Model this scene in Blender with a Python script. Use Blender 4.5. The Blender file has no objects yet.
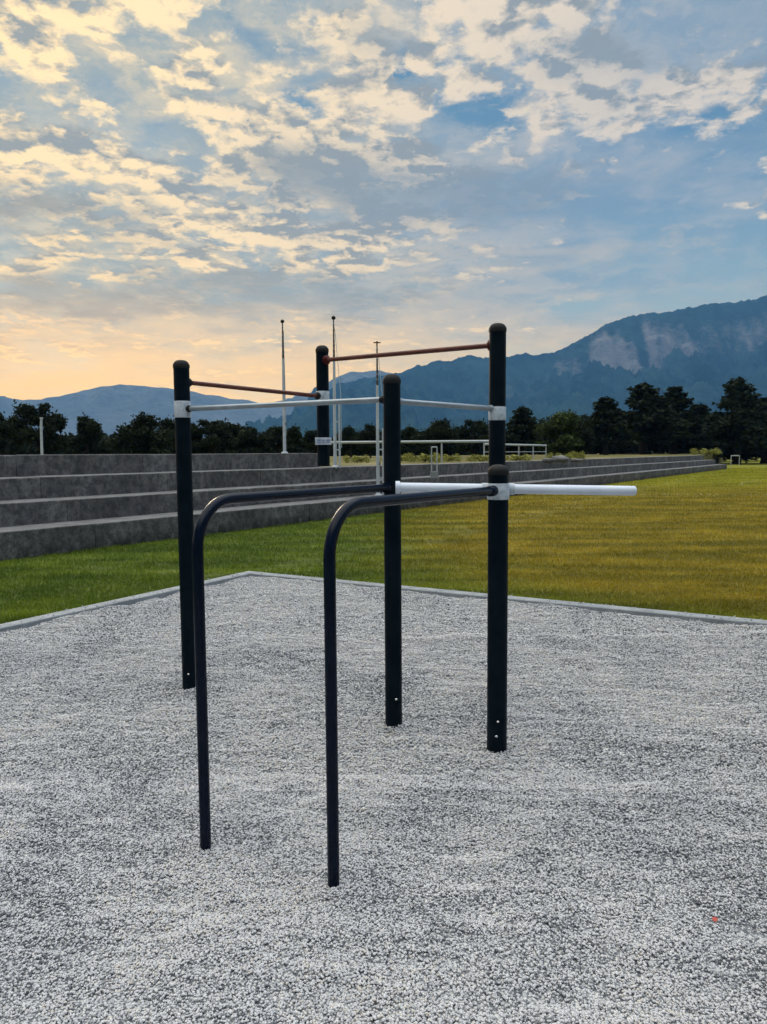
import bpy, math, random
import numpy as np
from mathutils import Vector, Matrix, noise
R = math.radians
S = bpy.context.scene
COL = S.collection
random.seed(7); rng = np.random.default_rng(7)

# ---------------------------------------------------------------- camera
cam = bpy.data.cameras.new('camera'); co = bpy.data.objects.new('camera', cam); COL.objects.link(co)
cam.sensor_fit = 'VERTICAL'; cam.sensor_height = 36; cam.lens = 26.0
cam.clip_start = .05; cam.clip_end = 40000
p, r = R(4.56), R(0.4)
F = Vector((0, math.cos(p), -math.sin(p))); Rt = Vector((1, 0, 0)); U = Rt.cross(F)
R2 = Rt*math.cos(r)-U*math.sin(r); U2 = U*math.cos(r)+Rt*math.sin(r)
M = Matrix((R2, U2, -F)).transposed().to_4x4(); M.translation = (0, 0, 1.6)
co.matrix_world = M
S.camera = co

# ---------------------------------------------------------------- sky
SUN_AZ, SUN_EL = R(-24), R(16)          # azimuth from +Y towards +X
W = bpy.data.worlds.new('World'); S.world = W; W.use_nodes = True
nt = W.node_tree; nt.nodes.clear()
def N(t, **k):
    n = nt.nodes.new(t)
    for a, b in k.items(): setattr(n, a, b)
    return n
def put(sock, v):
    if hasattr(v, 'links') or isinstance(v, bpy.types.NodeSocket): nt.links.new(v, sock)
    elif v is not None: sock.default_value = v
def MT(op, a, b=None, c=None, clamp=False):
    n = N('ShaderNodeMath', operation=op, use_clamp=clamp)
    put(n.inputs[0], a); put(n.inputs[1], b); put(n.inputs[2], c)
    return n.outputs[0]
def VM(op, a, b=None, c=None):
    n = N('ShaderNodeVectorMath', operation=op)
    put(n.inputs[0], a); put(n.inputs[1], b)
    if c is not None: put(n.inputs[2], c)
    return n.outputs['Value'] if op in ('DOT_PRODUCT', 'LENGTH') else n.outputs[0]
def XYZ(a, b, c):
    n = N('ShaderNodeCombineXYZ'); put(n.inputs[0], a); put(n.inputs[1], b); put(n.inputs[2], c); return n.outputs[0]
def STEP(x, a, b, lo=0., hi=1.):
    n = N('ShaderNodeMapRange', interpolation_type='SMOOTHSTEP')
    put(n.inputs[0], x); put(n.inputs[1], a); put(n.inputs[2], b); put(n.inputs[3], lo); put(n.inputs[4], hi); return n.outputs[0]
def NOI(v, s, d=4, ro=.5, di=0., la=2.):
    n = N('ShaderNodeTexNoise', noise_dimensions='2D'); put(n.inputs['Vector'], v); n.inputs['Scale'].default_value = s
    n.inputs['Detail'].default_value = d; n.inputs['Roughness'].default_value = ro
    n.inputs['Distortion'].default_value = di; n.inputs['Lacunarity'].default_value = la
    return n
def MIX(f, a, b, mode='MIX'):
    n = N('ShaderNodeMix', data_type='RGBA', blend_type=mode)
    put(n.inputs[0], f); put(n.inputs[6], a); put(n.inputs[7], b); return n.outputs[2]
def srgb(r_, g_, b_, k=1.):
    f = lambda c: ((c/255/12.92) if c <= 10 else ((c/255+.055)/1.055)**2.4)*k
    return (f(r_), f(g_), f(b_), 1)
tc = N('ShaderNodeTexCoord'); D = tc.outputs['Generated']
sp = N('ShaderNodeSeparateXYZ'); nt.links.new(D, sp.inputs[0]); X, Y, Z = sp.outputs
az = MT('MULTIPLY', MT('ARCTAN2', X, Y), 57.2958)
el = MT('MULTIPLY', MT('ARCSINE', Z), 57.2958)
AE = XYZ(az, el, 0.)
zz = MT('ADD', MT('MAXIMUM', Z, 0.), .13)
Q = XYZ(MT('DIVIDE', X, zz), MT('DIVIDE', Y, zz), 0.)
def gsum(lst, warp=None):
    acc = 0.
    for (a, e, sa, se, w) in lst:
        v = VM('MULTIPLY_ADD', warp or AE, (1/sa, 1/se, 0), (-a/sa, -e/se, 0))
        d = VM('DOT_PRODUCT', v, v)
        acc = MT('MULTIPLY_ADD', MT('POWER', .3679, d), w, acc)
    return acc
# everything drifts through a domain warp so that no bank keeps a round outline
wn = NOI(Q, 2.4, 8, .68)
WARP = VM('MULTIPLY_ADD', wn.outputs['Color'], (13, 8, 0), VM('ADD', AE, (-6.5, -4, 0)))
sky = N('ShaderNodeTexSky', sky_type='NISHITA', sun_disc=False, sun_elevation=SUN_EL, sun_rotation=SUN_AZ,
        air_density=1.0, dust_density=1.5, ozone_density=2.0)
SK = .10                                   # world strength
k = .98/SK
base = MIX(.94, sky.outputs[0], MIX(STEP(el, 2., 26.), srgb(150, 176, 186, k), srgb(88, 130, 160, k)))
# cumulus banks (azimuth, elevation, widths, weight)
banks = [(-7, 20, 24, 11, .36), (-25, 24, 5, 5, .3), (-23, 26, 3, 5, .5), (-20, 20.5, 6, 1.4, .45), (-14.5, 28, 3.2, 2, .45), (-12, 22.5, 4, 2.5, .4), (-8, 23.5, 3.5, 2.2, .25),
         (-12, 19, 3.5, 3, .5), (-5, 21, 5, 3, .5), (3, 25, 5, 3.5, .5), (9, 29, 7, 2.6, .45), (-3, 28, 4, 2, .3), (13, 24.5, 4, 3, .3),
         (18.5, 22, 2.8, 2.2, .5), (15, 27.5, 6, 2.2, .3), (13.5, 20, 3.5, 1, .35), (24, 22.5, 3.5, 2.6, .45), (6, 20, 9, 2.5, .40), (-18, 15.5, 6, 2.4, .35), (-9, 14.5, 5, 2.5, .25), (-22, 17, 5, 2, .2),
         (-3, 15.5, 7, 2.6, .45), (4, 16, 5, 2, .3), (-24, 9, 8, 3, .3), (8, 13.5, 8, 2, .05),
         (-18.0, 23.5, 4, 2.0, -.6), (-15, 22, 3, 1.2, -.4), (-8, 27.5, 3, 1., -.4), (-5.5, 24.8, 2.6, .8, -.45), (.8, 26.6, 1.6, .8, -.45), (7.0, 23.6, 2.2, .8, -.6), (9.5, 24.4, 2.4, .6, -.5), (-2, 22, 2, .5, -.4),
         (23.5, 22, 1.2, .6, -.35), (16, 19.5, 5, 2, -.35), (-14, 17, 3, 1, -.3), (21, 15, 8, 4, -.8), (24, 9, 9, 4, -.9), (14, 11, 6, 4, -.6), (24, 28, 4, 2.2, -.3), (0, 3, 40, 4.0, -.45), (-9.5, 18, 3, 1, -.2)]
n1 = NOI(VM('ADD', Q, (3.1, 1.7, 0)), 3.5, 9, .56, .1)
n2 = NOI(VM('ADD', Q, (3.1, 1.7, 0)), 10., 6, .55, .2)
off = (math.sin(SUN_AZ)*.05, math.cos(SUN_AZ)*.05, 0)
cover = gsum(banks, WARP)
nA = n1.outputs[0]
def billow(vec):
    v = N('ShaderNodeTexVoronoi', feature='SMOOTH_F1', voronoi_dimensions='2D'); put(v.inputs['Vector'], vec); v.inputs['Scale'].default_value = 8.; v.inputs['Detail'].default_value = 3.
    v.inputs['Roughness'].default_value = .55; v.inputs['Smoothness'].default_value = .6; return MT('SUBTRACT', .45, v.outputs['Distance'])
QW = VM('MULTIPLY_ADD', wn.outputs['Color'], (.22, .22, 0), Q)
b1 = billow(QW); b2 = billow(VM('ADD', QW, (off[0]*.7, off[1]*.7, 0)))
nB = NOI(VM('ADD', Q, (3.1+off[0]*.9, 1.7+off[1]*.9, 0)), 3.5, 9, .56, .1).outputs[0]
nd = MT('ADD', MT('MULTIPLY', nA, 1.5), MT('MULTIPLY', n2.outputs[0], .60))
nd = MT('MULTIPLY_ADD', b1, .50, MT('ADD', nd, .165))
d0 = MT('ADD', MT('MULTIPLY', MT('SUBTRACT', nd, 1.09), 2.0), cover)
alpha = STEP(d0, -.05, .62)
relief = MT('ADD', MT('MULTIPLY', MT('SUBTRACT', nA, nB), 4.0), MT('MULTIPLY', MT('SUBTRACT', b1, b2), 1.1))           # lit from the sun's side
thick = STEP(d0, .35, 1.15)
lit = MT('ADD', MT('MULTIPLY_ADD', relief, 1.9, .82), MT('MULTIPLY', thick, -.55), clamp=True)
# cloud base shade, the broad grey banks
greys = [(-6, 20.5, 4, 2, .8), (4, 18.4, 10, 1.9, 1.1), (-24, 15.6, 6, 1.1, 1.2), (-22, 11.0, 9, 1.6, 1.1), (-5, 11.8, 10, 1.6, 1.0), (12, 17.5, 6, 2, .5),
         (25, 27.5, 6, 2.5, .6), (10, 12.8, 6, 1.4, .35), (-13, 13, 4, .7, .5), (16, 26, 6, 3, .25), (-1.5, 28.5, 2.4, 1.6, .3)]
gs = MT('MULTIPLY', gsum(greys, WARP), STEP(n1.outputs[0], .28, .58, .55, 1.1), clamp=True)
lit = MT('SUBTRACT', lit, MT('MULTIPLY', gs, .85), clamp=True)
left = STEP(az, -28., 20., 1., 0.)
low = STEP(el, 4., 22., 1., 0.)
warm = MT('MULTIPLY', MT('ADD', MT('MULTIPLY', left, .75), MT('MULTIPLY', low, .5)), 1., clamp=True)
cream = MIX(warm, srgb(228, 212, 190, k), srgb(255, 226, 168, k*1.08))
grey = MIX(low, srgb(144, 150, 152, k), srgb(158, 152, 138, k))
cloud = MIX(lit, grey, cream)
sv = NOI(Q, 2.2, 6, .6, .3).outputs[0]
sheet = MT('ADD', MT('MULTIPLY', MT('SUBTRACT', sv, .5), 1.5), gsum([(-8, 19, 24, 13, .80), (18, 26, 12, 4.5, .55), (3, 12, 20, 4, .35), (-18.5, 23.8, 4, 2.6, -.50), (-8, 27.5, 3, 1.4, -.5), (-5.5, 24.8, 2.4, 1, -.6), (.8, 26.6, 1.5, 1.2, -.8), (7.5, 23.8, 3.2, 1.3, -.8), (23.5, 22, 1.6, .8, -.5), (-13, 17, 3, 1.2, -.2), (20, 14, 6, 4, -.15)], WARP))
sheet = STEP(sheet, -.15, .55, 0., .95)
shc = MIX(left, srgb(150, 166, 178, k), MIX(low, srgb(186, 184, 172, k), srgb(226, 206, 162, k)))
tx = NOI(VM('MULTIPLY_ADD', wn.outputs['Color'], (.3, .3, 0), Q), 5.0, 8, .6, .2).outputs[0]
tx = MT('ADD', MT('MULTIPLY', STEP(tx, .36, .64), .75), MT('MULTIPLY', STEP(b1, -.12, .22), .35), clamp=True)
bei = MIX(left, srgb(186, 184, 180, k), srgb(234, 214, 172, k))
shc = MIX(MT('MULTIPLY', tx, .85), MIX(left, srgb(136, 156, 172, k), srgb(154, 164, 166, k)), bei)
base = MIX(sheet, base, shc)
c1 = MIX(MT('MULTIPLY', alpha, .95), base, cloud)
# high thin veil streaks
vn = NOI(XYZ(MT('MULTIPLY', az, .05), MT('MULTIPLY', el, .22), 0.), 2.4, 7, .6, .5).outputs[0]
v2 = MT('ADD', MT('MULTIPLY', MT('SUBTRACT', vn, .5), 1.6), gsum([(-12, 7, 26, 5, .75), (9, 13.5, 9, 1.8, .55), (13.5, 10.8, 3, .6, .5), (8, 8, 10, 3, .35), (18, 18.3, 3, .6, .3), (22.5, 14.3, 2.4, .5, .55), (14, 19, 3, .7, .5)], WARP))
veil = STEP(v2, .15, .95)
vcol = MIX(left, srgb(196, 186, 172, k), srgb(228, 204, 162, k))
c2 = MIX(MT('MULTIPLY', veil, .62), c1, vcol)
c2 = MIX(MT('MULTIPLY', gs, .66), c2, MIX(left, srgb(124, 148, 166, k), srgb(152, 150, 140, k)))
# warm glow band low in the north-west
gl = MT('MULTIPLY', STEP(el, 3.5, 13., 1., 0.), STEP(az, -40., 36., 1., .34))
gl = MT('MULTIPLY', gl, STEP(vn, .30, .62, .72, 1.))
c3 = MIX(MT('MULTIPLY', gl, .95), c2, (.92*k, .60*k, .20*k, 1))
# sky opposite the sunset is dimmer, the sky overhead is bright
back = STEP(Y, -.55, .35, .16, 1.)
over = STEP(Z, .53, .78, 1., 4.6)
hz = STEP(Z, -.1, 0., 0.12, 1.)
fac = MT('MULTIPLY', MT('MULTIPLY', MT('MAXIMUM', back, STEP(Z, .5, .85, 0., 1.)), over), hz)
c3 = MIX(STEP(Z, .53, .75, 0., .6), c3, srgb(200, 197, 192, k))
c3 = MIX(STEP(el, 4., 19., 1., 0.), c3, VM('MULTIPLY', c3, (1.55, 1.38, 1.02)))
c3 = MIX(left, c3, VM('MULTIPLY', c3, (1.22, 1.15, 1.02)))
cmb = VM('SCALE', c3); 
sc = cmb.node; nt.links.new(fac, sc.inputs['Scale'])
bg = N('ShaderNodeBackground'); nt.links.new(sc.outputs[0], bg.inputs[0]); bg.inputs[1].default_value = SK
wo = N('ShaderNodeOutputWorld'); nt.links.new(bg.outputs[0], wo.inputs[0])
W.cycles.sampling_method = 'MANUAL'; W.cycles.sample_map_resolution = 512
# ---------------------------------------------------------------- sun (veiled by cloud, so wide)
sl = bpy.data.lights.new('sun', 'SUN'); sl.energy = 1.1; sl.angle = R(14); sl.color = (1, .82, .6)
so = bpy.data.objects.new('sun', sl); COL.objects.link(so)
sd = Vector((math.sin(SUN_AZ)*math.cos(SUN_EL), math.cos(SUN_AZ)*math.cos(SUN_EL), math.sin(SUN_EL)))
so.rotation_euler = sd.to_track_quat('Z', 'Y').to_euler(); so.location = (0, 0, 30)
S.view_settings.view_transform = 'Standard'; S.view_settings.look = 'None'
S.view_settings.exposure = 0.3; S.view_settings.gamma = 1; S.view_settings.use_curve_mapping = False
S.render.engine = 'CYCLES'
S.cycles.volume_bounces = 0; S.cycles.max_bounces = 4; S.cycles.diffuse_bounces = 2; S.cycles.glossy_bounces = 2

# ================================================================ helpers
def tag(o, label=None, cat=None, group=None, kind=None):
    for a, b in (('label', label), ('category', cat), ('group', group), ('kind', kind)):
        if b: o[a] = b
    return o
def empty(name, loc=(0, 0, 0), rz=0):
    o = bpy.data.objects.new(name, None); COL.objects.link(o); o.location = loc; o.rotation_euler.z = rz
    o.empty_display_size = .2
    return o
def raw(name, V, Fs, mat, parent=None, smooth=False, loc=None):
    me = bpy.data.meshes.new(name)
    V = np.asarray(V, dtype=np.float32)
    if isinstance(Fs, np.ndarray):
        n, m = Fs.shape
        me.vertices.add(len(V)); me.vertices.foreach_set('co', V.ravel())
        me.loops.add(n*m); me.loops.foreach_set('vertex_index', Fs.astype(np.int32).ravel())
        me.polygons.add(n); me.polygons.foreach_set('loop_start', np.arange(0, n*m, m, dtype=np.int32))
        me.polygons.foreach_set('loop_total', np.full(n, m, dtype=np.int32))
        me.update(calc_edges=True)
    else:
        me.from_pydata([tuple(map(float, v)) for v in V], [], Fs); me.update()
    if smooth: me.polygons.foreach_set('use_smooth', [True]*len(me.polygons))
    for m_ in (mat if isinstance(mat, list) else [mat]): me.materials.append(m_)
    o = bpy.data.objects.new(name, me); COL.objects.link(o)
    if parent: o.parent = parent
    if loc: o.location = loc
    return o
class MB:
    def __init__(s): s.v = []; s.f = []; s.sm = []
    def add(s, vs, fs, sm=False):
        b = len(s.v); s.v += [tuple(v) for v in vs]
        for f in fs: s.f.append([b+i for i in f]); s.sm.append(sm)
    def box(s, c, h, rz=0, bev=0.):
        c = Vector(c); cs, sn = math.cos(rz), math.sin(rz)
        if bev <= 0:
            vs = [(sx*h[0], sy*h[1], sz*h[2]) for sz in (-1, 1) for sx, sy in ((-1, -1), (1, -1), (1, 1), (-1, 1))]
            fs = [(3, 2, 1, 0), (4, 5, 6, 7), (0, 1, 5, 4), (1, 2, 6, 5), (2, 3, 7, 6), (3, 0, 4, 7)]
        else:
            b = bev; vs = []
            ring = lambda x, y, z: [(-x, -y, z), (x, -y, z), (x, y, z), (-x, y, z)]
            def oct_(x, y, z): return [(-x+b, -y, z), (x-b, -y, z), (x, -y+b, z), (x, y-b, z), (x-b, y, z), (-x+b, y, z), (-x, y-b, z), (-x, -y+b, z)]
            def inn(x, y, z): return oct_(x-b, y-b, z)
            vs = inn(h[0], h[1], -h[2])+oct_(h[0], h[1], -h[2]+b)+oct_(h[0], h[1], h[2]-b)+inn(h[0], h[1], h[2])
            fs = [tuple(range(7, -1, -1)), tuple(range(24, 32))]
            for k_ in range(3):
                for i in range(8): fs.append((k_*8+i, k_*8+(i+1) % 8, k_*8+8+(i+1) % 8, k_*8+8+i))
        s.add([(c.x+x*cs-y*sn, c.y+x*sn+y*cs, c.z+z) for x, y, z in vs], fs)
    def tube(s, pts, rad, n=20, caps=True, radii=None):
        pts = [Vector(p_) for p_ in pts]; rings = []
        t0 = (pts[1]-pts[0]).normalized(); up = Vector((0, 0, 1)) if abs(t0.z) < .9 else Vector((1, 0, 0))
        nrm = (up-t0*up.dot(t0)).normalized()
        for i, p_ in enumerate(pts):
            t = ((pts[min(i+1, len(pts)-1)]-pts[max(i-1, 0)])).normalized()
            nrm = (nrm-t*nrm.dot(t)).normalized(); bn = t.cross(nrm)
            rr = radii[i] if radii else rad
            rings.append([p_+(nrm*math.cos(a)+bn*math.sin(a))*rr for a in [2*math.pi*j/n for j in range(n)]])
        vs = [v for r_ in rings for v in r_]; fs = []
        for i in range(len(pts)-1):
            for j in range(n): fs.append((i*n+j, i*n+(j+1) % n, (i+1)*n+(j+1) % n, (i+1)*n+j))
        s.add(vs, fs, True)
        if caps:
            s.add(rings[0], [tuple(range(n-1, -1, -1))]); s.add(rings[-1], [tuple(range(n))])
    def build(s, name, mat, parent=None):
        o = raw(name, s.v, s.f, mat, parent)
        o.data.polygons.foreach_set('use_smooth', s.sm)
        return o
def seg(a, b, rad, name, mat, parent, n=20, ends=.0):
    m = MB(); a, b = Vector(a), Vector(b); t = (b-a).normalized()
    if ends: m.tube([a, a+t*ends*.3, a+t*ends, b-t*ends, b-t*ends*.3, b], rad, n, radii=[rad*.72, rad*.93, rad, rad, rad*.93, rad*.72])
    else: m.tube([a, b], rad, n)
    return m.build(name, mat, parent)

# ---------------------------------------------------------------- materials
def mat(name, col, rough=.6, spec=.5, metal=0., build=None, coat=0.):
    m = bpy.data.materials.new(name); m.use_nodes = True
    t = m.node_tree; b = t.nodes['Principled BSDF']
    b.inputs['Base Color'].default_value = (*col, 1); b.inputs['Roughness'].default_value = rough
    b.inputs['Specular IOR Level'].default_value = spec; b.inputs['Metallic'].default_value = metal
    if coat: b.inputs['Coat Weight'].default_value = coat; b.inputs['Coat Roughness'].default_value = .15
    if build: build(t, b)
    return m
def tn(t, kind, **k):
    n = t.nodes.new(kind)
    for a, b in k.items():
        if a in n.inputs: n.inputs[a].default_value = b
        else: setattr(n, a, b)
    return n
def tnoise(t, vec, s, d=4, ro=.55, di=0.):
    n = tn(t, 'ShaderNodeTexNoise'); n.inputs['Scale'].default_value = s; n.inputs['Detail'].default_value = d
    n.inputs['Roughness'].default_value = ro; n.inputs['Distortion'].default_value = di
    if vec: t.links.new(vec, n.inputs['Vector'])
    return n
def tramp(t, fac, stops):
    n = t.nodes.new('ShaderNodeValToRGB'); t.links.new(fac, n.inputs[0]); e = n.color_ramp.elements
    e[0].position, e[0].color = stops[0][0], (*stops[0][1], 1)
    e[1].position, e[1].color = stops[-1][0], (*stops[-1][1], 1)
    for p_, c in stops[1:-1]: x = e.new(p_); x.color = (*c, 1)
    return n.outputs[0]
def tmix(t, f, a, b, mode='MIX'):
    n = t.nodes.new('ShaderNodeMix'); n.data_type = 'RGBA'; n.blend_type = mode
    for s_, v in ((n.inputs[0], f), (n.inputs[6], a), (n.inputs[7], b)):
        if isinstance(v, bpy.types.NodeSocket): t.links.new(v, s_)
        elif isinstance(v, tuple): s_.default_value = (*v, 1) if len(v) == 3 else v
        else: s_.default_value = v
    return n.outputs[2]
def tmr(t, x, a, b, lo=0., hi=1.):
    n = t.nodes.new('ShaderNodeMapRange'); n.interpolation_type = 'SMOOTHSTEP'; t.links.new(x, n.inputs[0])
    for i, v in enumerate((a, b, lo, hi)): n.inputs[i+1].default_value = v
    return n.outputs[0]
def tpos(t): return t.nodes.new('ShaderNodeNewGeometry').outputs['Position']
def tbump(t, b, h, st, dist=.01):
    n = t.nodes.new('ShaderNodeBump'); n.inputs['Strength'].default_value = st; n.inputs['Distance'].default_value = dist
    t.links.new(h, n.inputs['Height']); t.links.new(n.outputs[0], b.inputs['Normal'])

def paint(col, v=.5, rough=.42, dr=.10):
    def f(t, b):
        P = tpos(t); a = tnoise(t, P, 9, 5, .6).outputs[0]; c = tnoise(t, P, 70, 3, .6).outputs[0]
        t.links.new(tmix(t, tmr(t, a, .35, .75), col, tuple(x*(1+v)+.002 for x in col)), b.inputs['Base Color'])
        t.links.new(tmr(t, a, .3, .7, rough-dr*.5, rough+dr), b.inputs['Roughness'])
        tbump(t, b, c, .02, .001)
    return f
M_post = mat('anthracite_paint', (.003, .008, .013), .5, .07, build=paint((.0015, .006, .011)))
M_cap = mat('black_rubber', (.007, .007, .008), .7, .25, build=paint((.007, .007, .008), .8, .65))
M_dip = mat('blue_grey_gloss_paint', (.003, .014, .034), .24, .14, build=paint((.001, .005, .016), .1, .24, .02))
M_white = mat('white_gloss_paint', (.62, .68, .80), .35, build=paint((.62, .68, .80), .12, .33))
M_red = mat('worn_red_paint', (.09, .024, .016), .4, .35, build=paint((.09, .024, .016), .6, .4))
M_redf = mat('red_flange_paint', (.06, .004, .005), .45, .2, build=paint((.06, .004, .005), .4, .4))
M_steel = mat('dull_steel', (.30, .34, .38), .38, metal=.55, build=paint((.26, .30, .34), .3, .35))
M_screw = mat('bright_screw_steel', (.7, .7, .7), .25, metal=.9)
def _band(t, b):
    P = tpos(t); a = tnoise(t, P, 26, 5, .7).outputs[0]; c = tnoise(t, P, 80, 4, .7).outputs[0]
    k1 = tmix(t, tmr(t, a, .42, .66), (.50, .56, .63), (.30, .36, .44))
    t.links.new(tmix(t, tmr(t, c, .56, .68), k1, (.62, .62, .66)), b.inputs['Base Color'])
M_band = mat('scuffed_white_wrap', (.5, .5, .5), .55, build=_band)
M_ink = mat('blue_ink', (.10, .16, .36), .5, build=paint((.10, .16, .36), .2, .5))
M_pole = mat('white_pole_paint', (.36, .40, .44), .5, build=paint((.45, .50, .55), .2, .5))
M_poleTop = mat('weathered_pole_metal', (.10, .10, .10), .6, build=paint((.10, .10, .10), .5, .5))
M_rail = mat('galvanised_rail', (.36, .40, .42), .5, build=paint((.36, .40, .42), .2, .5))
def _conc(t, b):
    P = tpos(t)
    a = tnoise(t, P, .9, 6, .65).outputs[0]; c = tnoise(t, P, 7, 8, .75).outputs[0]; d = tnoise(t, P, 40, 3, .8).outputs[0]
    e = tnoise(t, P, 2.3, 8, .8, .6).outputs[0]
    k1 = tramp(t, a, [(.3, (.09, .087, .087)), (.5, (.16, .155, .155)), (.7, (.24, .235, .235))])
    k2 = tmix(t, tmr(t, c, .40, .62), k1, (.035, .035, .04), 'MIX')
    k2 = tmix(t, .7, k1, k2)
    k3 = tmix(t, tmr(t, d, .45, .7, 0, .6), k2, (.05, .05, .055))
    k4 = tmix(t, tmr(t, e, .58, .72, 0, .45), k3, (.28, .27, .26))
    # darker blotches towards the foot of the bench
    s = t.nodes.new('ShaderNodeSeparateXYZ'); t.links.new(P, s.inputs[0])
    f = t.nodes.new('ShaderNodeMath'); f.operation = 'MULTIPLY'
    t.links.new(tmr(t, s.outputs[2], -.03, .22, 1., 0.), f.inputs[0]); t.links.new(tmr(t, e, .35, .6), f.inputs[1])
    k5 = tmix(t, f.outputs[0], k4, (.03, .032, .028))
    t.links.new(k5, b.inputs['Base Color'])
    ms_ = t.nodes.new('ShaderNodeMapping'); ms_.inputs['Scale'].default_value = (1, 1, .45); t.links.new(P, ms_.inputs[0])
    sk_ = tnoise(t, ms_.outputs[0], 3.2, 6, .7, .3).outputs[0]
    t.links.new(tmix(t, tmr(t, sk_, .42, .66), tmix(t, 1., k5, (.80, .80, .81), 'MULTIPLY'), tmix(t, 1., k5, (1.22, 1.20, 1.18), 'MULTIPLY')), b.inputs['Base Color'])
    ad = t.nodes.new('ShaderNodeMath'); ad.operation = 'ADD'; t.links.new(c, ad.inputs[0]); t.links.new(d, ad.inputs[1])
    tbump(t, b, ad.outputs[0], .6, .02)
M_conc = mat('weathered_concrete', (.15, .15, .15), .9, .3, build=_conc)
def _concl(t, b):
    P = tpos(t); a = tnoise(t, P, 3, 6, .7).outputs[0]; c = tnoise(t, P, 60, 4, .8).outputs[0]
    k1 = tramp(t, a, [(.3, (.08, .08, .085)), (.7, (.19, .19, .195))])
    t.links.new(tmix(t, tmr(t, c, .5, .75, 0, .5), k1, (.2, .2, .2)), b.inputs['Base Color']); tbump(t, b, c, .4, .01)
M_tread = mat('worn_concrete_tread', (.4, .4, .4), .85, .3, build=_concl)
def _kerbc(t, b):
    P = tpos(t); a = tnoise(t, P, 4, 6, .7).outputs[0]; c = tnoise(t, P, 40, 4, .8).outputs[0]
    k1 = tramp(t, a, [(.3, (.18, .20, .22)), (.7, (.31, .335, .36))])
    t.links.new(tmix(t, tmr(t, c, .5, .72, 0, .6), k1, (.16, .15, .13)), b.inputs['Base Color']); tbump(t, b, c, .5, .01)
M_kerb = mat('kerb_concrete', (.4, .4, .4), .85, .3, build=_kerbc)

def lawncol(t, P):
    mp = t.nodes.new('ShaderNodeMapping'); mp.inputs['Scale'].default_value = (.22, 1.5, 1); mp.inputs['Rotation'].default_value = (0, 0, .10); t.links.new(P, mp.inputs[0])
    mow = tmr(t, tnoise(t, mp.outputs[0], 1.0, 4, .6).outputs[0], .38, .62)
    s = t.nodes.new('ShaderNodeSeparateXYZ'); t.links.new(P, s.inputs[0])
    a = tnoise(t, P, .22, 4, .55).outputs[0]; c = tnoise(t, P, 1.1, 5, .6).outputs[0]; e = tnoise(t, P, 9, 4, .6).outputs[0]
    # the turf dries out towards the open field on the right
    ad = t.nodes.new('ShaderNodeMath'); ad.operation = 'MULTIPLY_ADD'; t.links.new(a, ad.inputs[0]); ad.inputs[1].default_value = 7.; 
    t.links.new(s.outputs[0], ad.inputs[2])
    dry = tmr(t, ad.outputs[0], 2.0, 6.2)
    kd = t.nodes.new('ShaderNodeVectorMath'); kd.operation = 'DOT_PRODUCT'; t.links.new(P, kd.inputs[0]); kd.inputs[1].default_value = (-.5012, -.8653, 0)
    kn = t.nodes.new('ShaderNodeMath'); kn.operation = 'MULTIPLY_ADD'; t.links.new(c, kn.inputs[0]); kn.inputs[1].default_value = 1.6; t.links.new(kd.outputs['Value'], kn.inputs[2])
    wet = tmr(t, kn.outputs[0], -8.4, -6.7, 1., .22)            # watered strip beside the pad stays green
    dm = t.nodes.new('ShaderNodeMath'); dm.operation = 'MULTIPLY'; t.links.new(dry, dm.inputs[0]); t.links.new(wet, dm.inputs[1]); dry = dm.outputs[0]
    g = tmix(t, tmr(t, c, .35, .68), (.105, .165, .014), (.17, .235, .020))
    y = tmix(t, tmr(t, c, .35, .68), (.27, .215, .020), (.40, .31, .030))
    k1 = tmix(t, dry, g, y)
    far = tmr(t, s.outputs[1], 24, 42, 0., .75)
    k1 = tmix(t, far, k1, (.38, .39, .03))
    k2 = tmix(t, tmr(t, e, .55, .75, 0, .5), k1, (.06, .08, .012))
    return tmix(t, 1., k2, tmix(t, mow, (.66, .70, .66), (1.22, 1.18, 1.12)), 'MULTIPLY')
def _lawn(t, b):
    P = tpos(t); k1 = lawncol(t, P); f = tnoise(t, P, 30, 5, .8).outputs[0]
    t.links.new(tmix(t, tmr(t, f, .35, .65, .2, .85), k1, (.03, .035, .01)), b.inputs['Base Color'])
    tbump(t, b, f, .8, .05)
M_lawn = mat('lawn_soil_and_turf', (.05, .06, .02), .95, .2, build=_lawn)
def _blade(t, b):
    P = tpos(t); k1 = lawncol(t, P); f = tnoise(t, P, 22, 3, .7).outputs[0]
    t.links.new(tmix(t, tmr(t, f, .35, .65), tmix(t, 1., k1, (.62, .62, .62), 'MULTIPLY'), tmix(t, 1., k1, (1.35, 1.35, 1.3), 'MULTIPLY')), b.inputs['Base Color'])
    b.inputs['Subsurface Weight'].default_value = 0
    tr = t.nodes.new('ShaderNodeBsdfTranslucent'); t.links.new(k1, tr.inputs[0])
    ms = t.nodes.new('ShaderNodeMixShader'); ms.inputs[0].default_value = .35
    out = t.nodes['Material Output']; t.links.new(b.outputs[0], ms.inputs[1]); t.links.new(tr.outputs[0], ms.inputs[2]); t.links.new(ms.outputs[0], out.inputs[0])
M_blade = mat('grass_blades', (.06, .08, .02), .6, .3, build=_blade)
M_line = mat('field_line_paint', (.42, .42, .36), .9, .2, build=lambda t, b: t.links.new(tmix(t, tmr(t, tnoise(t, tpos(t), 8, 5, .7).outputs[0], .4, .6), (.16, .17, .08), (.5, .5, .44)), b.inputs['Base Color']))
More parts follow.
